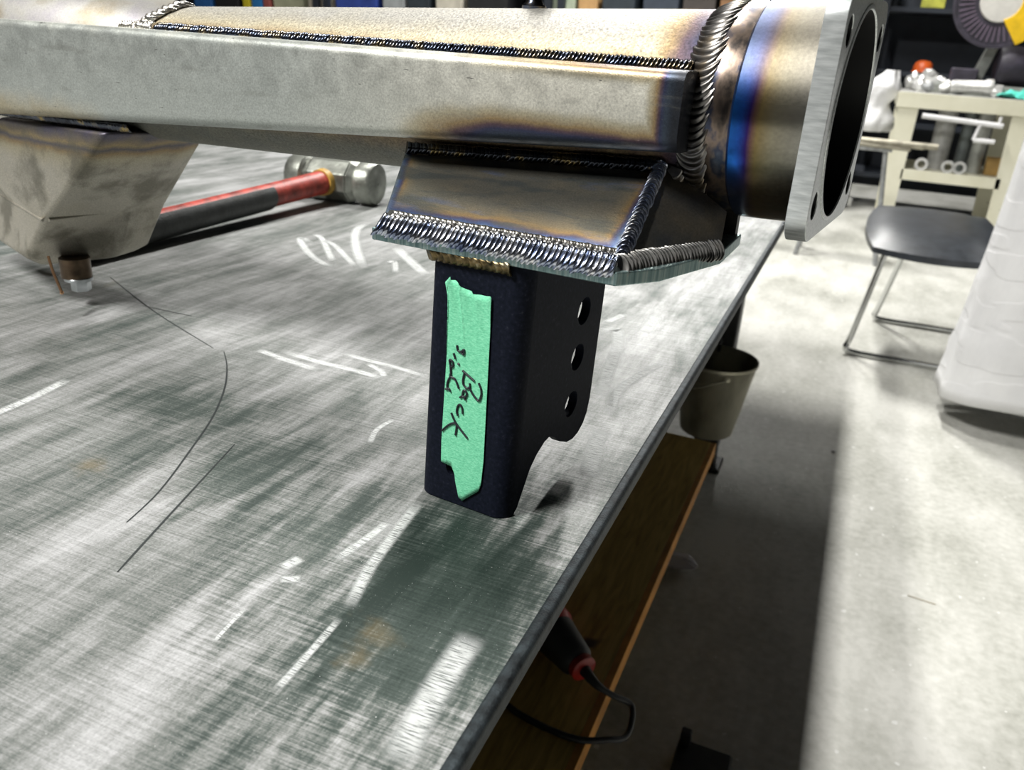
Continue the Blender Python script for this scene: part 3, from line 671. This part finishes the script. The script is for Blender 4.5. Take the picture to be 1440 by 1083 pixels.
o = MB().tube([(0, 0, .001), (.028, -.004, .0014), (.052, -.006, .001)], .0007, 6).build('straw', flat('straw', (.34, .27, .16), .7)); 
tag(o, 'thin brown stalk lying alone on the pale floor', 'stalk'); o.location = (.262, 1.565, 0)
# dark footed block at the bottom of the frame
fb = tag(empty('floor_block', (-.045, .945, 0)), 'black block with a raised lug on the dark floor at the bottom', 'block')
MB().box((-.03, -.05, 0), (.05, .03, .025)).build('base', M_DARKMET, fb, bevel=.004)
MB().box((-.028, .012, .025), (-.012, .028, .05)).build('lug', M_DARKMET, fb, bevel=.003)

# ---------------------------------------------------------------- chair
ch = tag(empty('chair', (.28, 3.25, 0)), 'sled-base chair with black padded seat and chrome tube legs beside white sheet', 'chair')
M_CHROME = flat('chrome', (.62, .63, .62), .16, 1., .08); M_VINYL = flat('black_vinyl', (.028, .032, .038), .38, 0, .35, 30, .08)
bm = bmesh.new(); nx, ny = 12, 14; gv = {}
for i in range(nx + 1):
    for j in range(ny + 1):
        a, b = i / nx * 2 - 1, j / ny * 2 - 1
        ra = math.copysign(abs(a) ** .8, a); rb = math.copysign(abs(b) ** .8, b)
        X = .215 * ra * math.sqrt(1 - .28 * rb * rb); Y = .30 * rb * math.sqrt(1 - .28 * ra * ra)
        gv[i, j] = bm.verts.new((X, Y, .455 + .03 * (1 - abs(a) ** 3) * (1 - abs(b) ** 3) + .03 * b))
for i in range(nx):
    for j in range(ny): bm.faces.new((gv[i, j], gv[i + 1, j], gv[i + 1, j + 1], gv[i, j + 1]))
ex = bmesh.ops.extrude_face_region(bm, geom=bm.faces[:])
for v_ in ex['geom']:
    if isinstance(v_, bmesh.types.BMVert): v_.co.z = .433 + .03 * v_.co.y / .3
bmesh.ops.recalc_face_normals(bm, faces=bm.faces)
me = bpy.data.meshes.new('seat'); bm.to_mesh(me); bm.free(); st_ = fin('seat', me, M_VINYL, ch, smooth=True, angle=60)
st_.location = (0, -.09, -.005)
for yy, x0 in ((-.21, -.193), (.29, -.10)):
    pts = smoothpath([(x0 + .075, yy * .62 - .07, .435), (x0 + .06, yy * .7 - .06, .40), (x0 + .01, yy * .95, .07), (x0 + .0, yy, .028), (x0 + .03, yy, .011), (x0 + .2, yy, .011), (x0 + .44, yy, .011), (x0 + .475, yy, .03), (x0 + .47, yy * .98, .10), (x0 + .42, yy * .9, .45), (x0 + .46, yy * .9, .80)], 6)
    MB().tube(pts, .0105, 12).build('leg', M_CHROME, ch, smooth=True)
for q in ([(.22, -.16, .425), (.22, .21, .425)], [(-.12, -.19, .425), (-.05, .14, .425)]): MB().tube(q, .009, 10).build('crossbar', M_CHROME, ch, smooth=True)
MB().box((.24, -.20, .62), (.262, .26, .82)).build('backrest', M_VINYL, ch, bevel=.01, seg=3)

# ---------------------------------------------------------------- white sheet over a round stand
sh = tag(empty('draped_stand', (.755, 2.60, 0)), 'white sheet hanging round a stand at the right edge of the floor', 'draped stand')
t = T('white_sheet', rough=.75); t.set(color=t.R(t.N(6, detail=5), [(.3, (.66, .66, .67)), (.7, (.80, .80, .80))])); 
cw = t.M('ADD', t.N(9, t.map((1, 1, .35)), detail=4), t.M('MULTIPLY', t.mr(t.N(3, t.map((1, 1, 4)), detail=2), .49, .52), .15)); t.bump(cw, .35, .02); M_SHEET = t.m
nA, nZ = 120, 26; vs = []
for j in range(nZ + 1):
    q = j / nZ
    for i in range(nA):
        a = 2 * math.pi * i / nA
        r = .365 + .050 * (1 - q) ** 2 + (.010 * math.sin(5 * a + .6) + .006 * math.sin(11 * a + 2)) * (1 - q) ** 1.2
        z = .095 + .86 * q + .012 * math.sin(3 * a + 1) * (1 - q)
        for zc in (.42, .24): r += .006 * math.exp(-((z - zc - .02 * math.sin(2 * a)) / .012) ** 2)
        vs.append((r * math.copysign(abs(math.cos(a)) ** .8, math.cos(a)), .42 * r * math.copysign(abs(math.sin(a)) ** .8, math.sin(a)), z))
fs = [(j * nA + i, j * nA + (i + 1) % nA, (j + 1) * nA + (i + 1) % nA, (j + 1) * nA + i) for j in range(nZ) for i in range(nA)] + [tuple(nZ * nA + i for i in range(nA))]
o = MB().add(vs, fs).build('sheet', M_SHEET, sh, smooth=True, angle=60); so = o.modifiers.new('thick', 'SOLIDIFY'); so.thickness = .002
MB().lathe([(.13, 0), (.13, .02), (.02, .035), (.02, .90), (.14, .92), (.14, .945)], 32).build('stand', M_DARKMET, sh)

# ---------------------------------------------------------------- cream table with clutter
CT = (.47, 5.72, 0)
ct = tag(empty('shop_table', CT), 'cream painted steel shop table with a lower shelf at the back right', 'table')
t = T('cream_paint', rough=.5); t.set(color=t.X(t.mr(t.N(18, detail=5), .68, .74), t.R(t.N(5), [(.3, (.66, .64, .49)), (.7, (.78, .76, .62))]), (.20, .16, .10))); M_CREAM = t.m
ZT = .835
MB().box((-.345, -.34, ZT - .008), (.36, .34, ZT)).build('table_top', flat('worn_table_top', (.45, .45, .43), .5, .3, .3, 20), ct, bevel=.002)
for nm, a, b in (('apron', (-.345, -.345, ZT - .085), (.365, -.335, ZT - .004)), ('apron', (-.345, .335, ZT - .085), (.365, .345, ZT - .004)), ('apron', (-.345, -.335, ZT - .085), (-.335, .335, ZT - .004)), ('apron', (.355, -.335, ZT - .085), (.365, .335, ZT - .004))):
    MB().box(a, b).build(nm, M_CREAM, ct, bevel=.002)
for lx in (-.335, .245):
    for ly in (-.333, .323):
        MB().hexa([(lx + .02, ly, 0), (lx + .105, ly, 0), (lx + .105, ly + .01, 0), (lx + .02, ly + .01, 0)], [(lx, ly, ZT - .08), (lx + .11, ly, ZT - .08), (lx + .11, ly + .01, ZT - .08), (lx, ly + .01, ZT - .08)]).build('leg', M_CREAM, ct)
MB().box((-.24, -.333, .355), (.28, -.325, .415)).build('lower_rail', M_CREAM, ct, bevel=.002)
MB().box((-.24, -.325, .395), (.28, .325, .41)).build('lower_shelf', M_CREAM, ct)
M_ALU = flat('aluminium', (.62, .62, .60), .4, .6, .2, 30); M_GREYP = flat('grey_casting', (.35, .36, .36), .5, .4, .3, 30)
def W2(x, y, z): return (CT[0] + x, CT[1] + y, z)
# clamp bars under the table top
cb = tag(empty('bar_clamp', W2(.0, -.36, .64)), 'white bar clamp hung across the front of the cream table', 'clamp')
MB().tube([(-.20, 0, .075), (.21, -.01, .055)], .014, 10).build('bar', M_SHEET, cb, smooth=True)
MB().tube([(.10, -.01, .055), (.085, -.01, -.03)], .010, 8).tube([(.085, -.01, -.03), (.19, -.01, -.03)], .013, 8).build('screw', M_SHEET, cb, smooth=True)
MB().tube([(.19, -.01, .06), (.19, -.01, .10)], .008, 8).build('jaw', M_SHEET, cb, smooth=True)
# pipes standing behind
for i, (x, r_, c_, lab) in enumerate(((-.05, .055, (.42, .42, .41), 'pale grey pipe standing behind the cream table, nearest its left leg'), (.07, .032, (.16, .18, .18), 'dark thin pipe standing between two pale pipes behind the cream table'), (.15, .042, (.42, .43, .40), 'pale striped pipe standing behind the cream table, right of the dark pipe'))):
    o = MB().lathe([(r_, 0), (r_, .42), (r_ * .86, .42), (r_ * .86, .01), (.001, .01)], 20, cap=False).build('pipe_offcut', flat('pipe_paint', c_, .45, .5, .3, 12), smooth=True, angle=50)
    o.location = W2(x, -.10 + .0 * i, .41); tag(o, lab, 'pipe', 'pipes on the lower shelf of the cream table')
tag(MB().box((-.04, -.03, 0), (.04, .03, .10)).build('cardboard_box', flat('cardboard', (.45, .28, .09), .7), bevel=.003), 'small tan cardboard box on the lower shelf of the cream table', 'box').location = W2(.245, -.13, .41)
for x, lab in ((-.14, 'pale metal ring alone at the left of the cream shelf'), (.0, 'pale metal ring, middle one of three on the cream shelf'), (.06, 'pale metal ring, rightmost of three on the cream shelf')):
    o = MB().lathe([(.021, -.012), (.036, -.012), (.036, .012), (.021, .012), (.021, -.012)], 24, look((0, 0, .036), (0, -1, .15)), cap=False).build('metal_ring', M_ALU, smooth=True)
    o.location = W2(x, -.29, .41); tag(o, lab, 'ring', 'rings on the cream shelf')
# clutter on top
M_TEAL = flat('teal_cloth', (.10, .62, .50), .8, 0, .25, 30)
def rag(name, loc, sx, sy, h, mat, seed, label, cat, drop=0.):
    rnd = random.Random(seed); ph = [rnd.uniform(0, 6.28) for _ in range(8)]; n = 22; vs = []
    for j in range(n + 1):
        for i in range(n + 1):
            a, b = i / n * 2 - 1, j / n * 2 - 1
            e = max(0, 1 - (a * a + b * b) * .5)
            z = h * (.35 + .65 * e) * (.6 + .28 * math.sin(5 * a + 3 * b + ph[0]) + .22 * math.sin(9 * b - 4 * a + ph[1]) + .12 * math.sin(15 * a + ph[2]))
            vs.append((sx * (a + .10 * math.sin(4 * b + ph[3])), sy * (b + .10 * math.sin(4 * a + ph[4])), max(.004, z)))
    fs = [(j * (n + 1) + i, j * (n + 1) + i + 1, (j + 1) * (n + 1) + i + 1, (j + 1) * (n + 1) + i) for j in range(n) for i in range(n)]
    o = MB().add(vs, fs).build(name, mat, smooth=True, angle=70); so = o.modifiers.new('thick', 'SOLIDIFY'); so.thickness = .003
    o.location = loc; return tag(o, label, cat)
rag('shop_rag', W2(.28, -.25, ZT), .13, .07, .05, M_TEAL, 4, 'crumpled teal rag on the cream table top', 'rag')
for i, (x, y, s_, sd, m_, lab) in enumerate(((-.24, -.10, .055, 11, M_ALU, 'pale metal lump at the back left of the cream table'), (-.17, .02, .07, 12, M_ALU, 'tall pale metal fitting heaped near the saw on the cream table'), (-.07, .06, .06, 13, M_ALU, 'pale metal fitting between the heap and the saw base'),
        (-.20, -.26, .05, 14, M_GREYP, 'dark grey casting at the front left of the cream table'), (-.11, -.27, .045, 15, M_ALU, 'small pale elbow fitting at the front of the cream table'), (.14, -.28, .05, 16, M_ALU, 'pale fitting just left of the teal rag'))):
    o = crumple('metal_fitting', W2(x, y, ZT), s_, s_ * .8, s_ * .75, m_, sd, lab, 'fitting', 2); o['group'] = 'metal fittings on the cream table'
ro = MB().lathe([(.030, 0), (.034, .02), (.034, .17), (.042, .18), (.042, .21), (.030, .215)], 20, look((-.10, 0, .043), (1, .1, .04))).build('pipe_fitting', M_ALU, smooth=True, angle=50)
ro.location = W2(.01, -.28, ZT); tag(ro, 'long pale pipe fitting lying on the front of the cream table', 'fitting')
# abrasive cut-off saw
sw_ = tag(empty('cutoff_saw', W2(.09, .08, ZT)), 'abrasive cut-off saw with yellow guard standing on the cream table', 'saw')
M_SAWG = flat('saw_grey', (.28, .29, .27), .5, .3, .3, 20); M_SAWD = flat('saw_dark', (.035, .03, .045), .55, 0, .4, 20); M_YEL = flat('saw_yellow', (.80, .50, .01), .45, 0, .15, 20); M_HUB = flat('saw_hub', (.62, .60, .56), .5, 0, .1, 20)
MB().box((-.28, -.10, 0), (.26, .16, .055)).build('base', M_SAWG, sw_, bevel=.008)
MB().box((-.17, -.06, .055), (-.03, .10, .14)).build('vice', M_SAWD, sw_, bevel=.01)
MB().hexa([(-.07, .05, .055), (.0, .05, .055), (.0, .1, .055), (-.07, .1, .055)], [(.02, .05, .36), (.08, .05, .36), (.08, .1, .36), (.02, .1, .36)]).build('arm', M_SAWG, sw_, bevel=.006)
MB().lathe([(.001, 0), (.09, 0), (.105, .03), (.105, .18), (.08, .21), (.001, .21)], 24, look((.06, .02, .17), (1, .1, 0))).build('motor', M_SAWD, sw_, smooth=True, angle=50)
DC = Vector((-.005, -.06, .50)); DM = axes((1, 0, 0), (0, 0, 1), (0, -1, 0), DC)
wh = MB().lathe([(.001, -.012), (.248, -.012), (.248, .012), (.232, .012), (.230, .004), (.001, .004)], 56, DM, cap=False).build('blade_guard', M_SAWD, sw_, smooth=True, angle=40)
for i in range(44):
    a = 2 * math.pi * i / 44
    mm = DM @ Matrix.Rotation(a, 4, 'Z'); MB().box((.135, -.003, .004), (.215, .003, .010), mm).build('rib', flat('saw_rib', (.16, .12, .17), .6) if i == 0 else bpy.data.materials['saw_rib'], wh)
MB().lathe([(.001, .02), (.108, .02), (.113, .014), (.113, .0)], 36, DM, cap=False).build('hub_cover', M_HUB, sw_, smooth=True, angle=40)
yp = [(.10 * math.cos(a), .10 * math.sin(a)) for a in [math.radians(-75 + 95 * i / 10) for i in range(11)]] + [(.255 * math.cos(a), .255 * math.sin(a)) for a in [math.radians(20 - 82 * i / 10) for i in range(11)]]
MB().prism(yp, -.015, .024, DM).build('yellow_guard', M_YEL, sw_, bevel=.004)
MB().tube([(.10, -.04, .56), (.24, .0, .66), (.34, .0, .68)], .018, 10).build('handle', M_SAWD, sw_, smooth=True)

# white rag bag hanging at the table corner
bg_ = []
def bag(name, loc, mat, label, cat):
    n, m_ = 20, 14; vs = []
    for j in range(m_ + 1):
        q = j / m_; r = .085 * (1 - .35 * q ** 2) + .022 * math.sin(11 * q)
        for i in range(n):
            a = 2 * math.pi * i / n; rr = r * (1 + .22 * math.sin(3 * a + 7 * q) + .13 * math.sin(6 * a - 12 * q))
            vs.append((rr * math.cos(a) + .05 * q * q, rr * math.sin(a) * .7, .34 * q))
    fs = [(j * n + i, j * n + (i + 1) % n, (j + 1) * n + (i + 1) % n, (j + 1) * n + i) for j in range(m_) for i in range(n)] + [tuple(range(n)), tuple(m_ * n + i for i in range(n))]
    o = MB().add(vs, fs).build(name, mat, smooth=True, angle=70); o.location = loc; return tag(o, label, cat)
bag('hanging_rag', (.018, 5.50, .60), M_SHEET, 'bunched white rag hanging at the left corner of the cream table', 'rag')
# steel rods on a low stand, poking out beyond the axle flange
M_ROD = flat('old_steel_rod', (.30, .28, .22), .5, .5, .4, 20)
rs = tag(empty('material_stand', (-.02, 4.72, 0)), 'low grey material stand holding steel rods behind the axle flange', 'stand')
MB().box((-.16, -.03, .56), (.16, .03, .59)).build('crossbar', M_GREYP, rs, bevel=.003)
for s_ in (-1, 1): MB().tube([(.13 * s_, 0, .56), (.20 * s_, -.12, .0)], .012, 8).tube([(.13 * s_, 0, .56), (.20 * s_, .12, .0)], .012, 8).build('leg', M_GREYP, rs, smooth=True)
for i, (y, z, r_, x1, lab) in enumerate(((-.01, .605, .015, .36, 'longest steel rod on the low stand, pointing at the cream table'), (.03, .600, .010, .30, 'thin steel rod lying beside the longest rod on the stand'), (-.05, .60, .010, .24, 'short thin steel rod at the front of the low stand'))):
    o = MB().tube([(-.5, .05, 0), (x1, -.06 + .03 * i, .004 - .01 * i)], r_, 10).build('steel_rod', M_ROD, smooth=True); o.location = (-.02, 4.72 + y, z + .0); tag(o, lab, 'rod', 'rods on the material stand')

# ---------------------------------------------------------------- storage along the back
M_RACK = flat('rack_paint', (.02, .025, .035), .6, .2, .3, 6)
def rack(x0, x1, y0, label, shelves=(.25, .7, 1.02, 1.55, 2.05)):
    r_ = tag(empty('storage_rack', ((x0 + x1) / 2, y0, 0)), label, 'rack'); w_ = (x1 - x0) / 2
    for sx in (-1, 1):
        for dy in (0, .5): MB().box((sx * w_ - .025, dy - .025, 0), (sx * w_ + .025, dy + .025, 2.3)).build('post', M_RACK, r_)
    for z in shelves: MB().box((-w_, 0, z - .03), (w_, .5, z)).build('shelf', M_RACK, r_)
    MB().box((-w_, .50, .1), (w_, .51, 2.3)).build('back_panel', M_RACK, r_)
    return r_
rack(-6.6, -4.3, 6.1, 'dark storage rack farthest left along the back')
rack(-4.2, -2.3, 6.1, 'dark storage rack in the middle along the back')
rack(-2.2, -.2, 6.1, 'dark storage rack behind the breather cap and flange')
rack(-.05, 1.6, 6.5, 'dark storage rack behind the cream table and saw', (.25, .6, .93, 1.325, 2.05))
def px2x(px): return -5.65 + (px - 250) * .00626 if px < 500 else (-3.94 + (px - 500) * .0056 if px < 1050 else -.9)
bins = [(256, 288, (.02, .10, .30), 'navy blue bin'), (292, 334, (.012, .012, .014), 'black case'), (340, 352, (.55, .45, .02), 'narrow yellow box'), (355, 372, (.02, .16, .42), 'bright blue bin'), (374, 386, (.30, .08, .07), 'narrow dull red box'), (390, 440, (.36, .36, .25), 'olive beige carton'), (446, 482, (.50, .45, .36), 'tan carton'), (488, 532, (.03, .06, .28), 'deep blue tub'), (540, 575, (.35, .37, .38), 'light grey tub'), (580, 615, (.03, .04, .05), 'charcoal case'), (624, 665, (.60, .56, .47), 'cream carton'), (672, 732, (.015, .016, .018), 'black toolbox'), (792, 826, (.42, .48, .36), 'pale green tin'), (830, 856, (.50, .30, .13), 'brown carton'), (862, 905, (.03, .04, .05), 'dark grey crate'), (915, 960, (.04, .05, .07), 'slate blue crate'), (965, 1005, (.06, .05, .045), 'brown black crate'), (1010, 1040, (.25, .13, .06), 'small rust brown box')]
for a, b, c_, lab in bins:
    xa, xb = px2x(a), px2x(b); h = .30; w_ = (xb - xa) / 2
    o = empty('storage_bin', ((xa + xb) / 2, 6.30, 1.02)); tag(o, lab + ' on the back rack, just over the axle tube', 'bin', 'bins on the back racks')
    m_ = flat('bin_' + lab.split()[0], c_, .5, 0, .2, 10)
    MB().hexa([(-w_ * .92, -.14, 0), (w_ * .92, -.14, 0), (w_ * .92, .14, 0), (-w_ * .92, .14, 0)], [(-w_, -.16, h), (w_, -.16, h), (w_, .16, h), (-w_, .16, h)]).build('body', m_, o, bevel=.006)
    MB().box((-w_ * 1.02, -.17, h), (w_ * 1.02, .17, h + .02)).build('lid', m_, o, bevel=.004)
for x, c_, lab in ((.235, (.42, .42, .06), 'yellow green box on the back rack, left one'), (.60, (.48, .46, .05), 'yellow green box on the back rack behind the saw')):
    o = empty('parts_box', (x, 6.62, 1.325)); tag(o, lab, 'box', 'yellow boxes on the back rack'); m_ = flat('yellow_box', c_, .5, 0, .3, 25)
    MB().box((-.07, -.1, 0), (.07, .1, .10)).build('body', m_, o, bevel=.004); MB().box((-.074, -.104, .085), (.074, .104, .11)).build('lid', m_, o, bevel=.003)
o = empty('orange_cap', (.265, 6.6, .93)); tag(o, 'small round orange cap on the rack behind the cream table', 'cap'); m_ = flat('orange_plastic', (.60, .10, .015), .45)
MB().lathe([(.062, .0), (.062, .03), (.052, .06), (.03, .074), (.001, .078)], 28, cap=False).build('dome', m_, o, smooth=True)
MB().lathe([(.062, .0), (.07, .0), (.07, .006), (.061, .01)], 28, cap=False).build('rim', m_, o, smooth=True)
rnd = random.Random(21)
spots = [(-.30, .02, .035, 'lowest left pale nut of the heap beside the white rag'), (-.27, .10, .045, 'pale bracket at the back of the heap behind the white rag'), (-.23, .04, .04, 'round pale bushing in the middle of the heap left of the saw'), (-.19, .13, .06, 'tallest pale knuckle at the back of the heap left of the saw'), (-.13, .10, .045, 'pale clamp piece between the heap and the saw arm'), (-.05, -.20, .035, 'small dark bushing in front of the saw base')]
for i, (x, y, r_, lab) in enumerate(spots):
    o = crumple('metal_fitting', W2(x, y, ZT), r_ * rnd.uniform(.8, 1.2), r_, r_ * rnd.uniform(1.0, 1.7), M_GREYP if i == 5 else M_ALU, 40 + i, lab, 'fitting', 2); o['group'] = 'metal fittings on the cream table'
o = MB().box((-.22, -.02, 0), (.30, .02, .045)).build('steel_channel', flat('channel_steel', (.30, .31, .28), .5, .4, .3, 12), bevel=.003); o.location = W2(.02, -.17, ZT); tag(o, 'long grey steel bar lying across the cream table in front of the saw', 'steel bar')
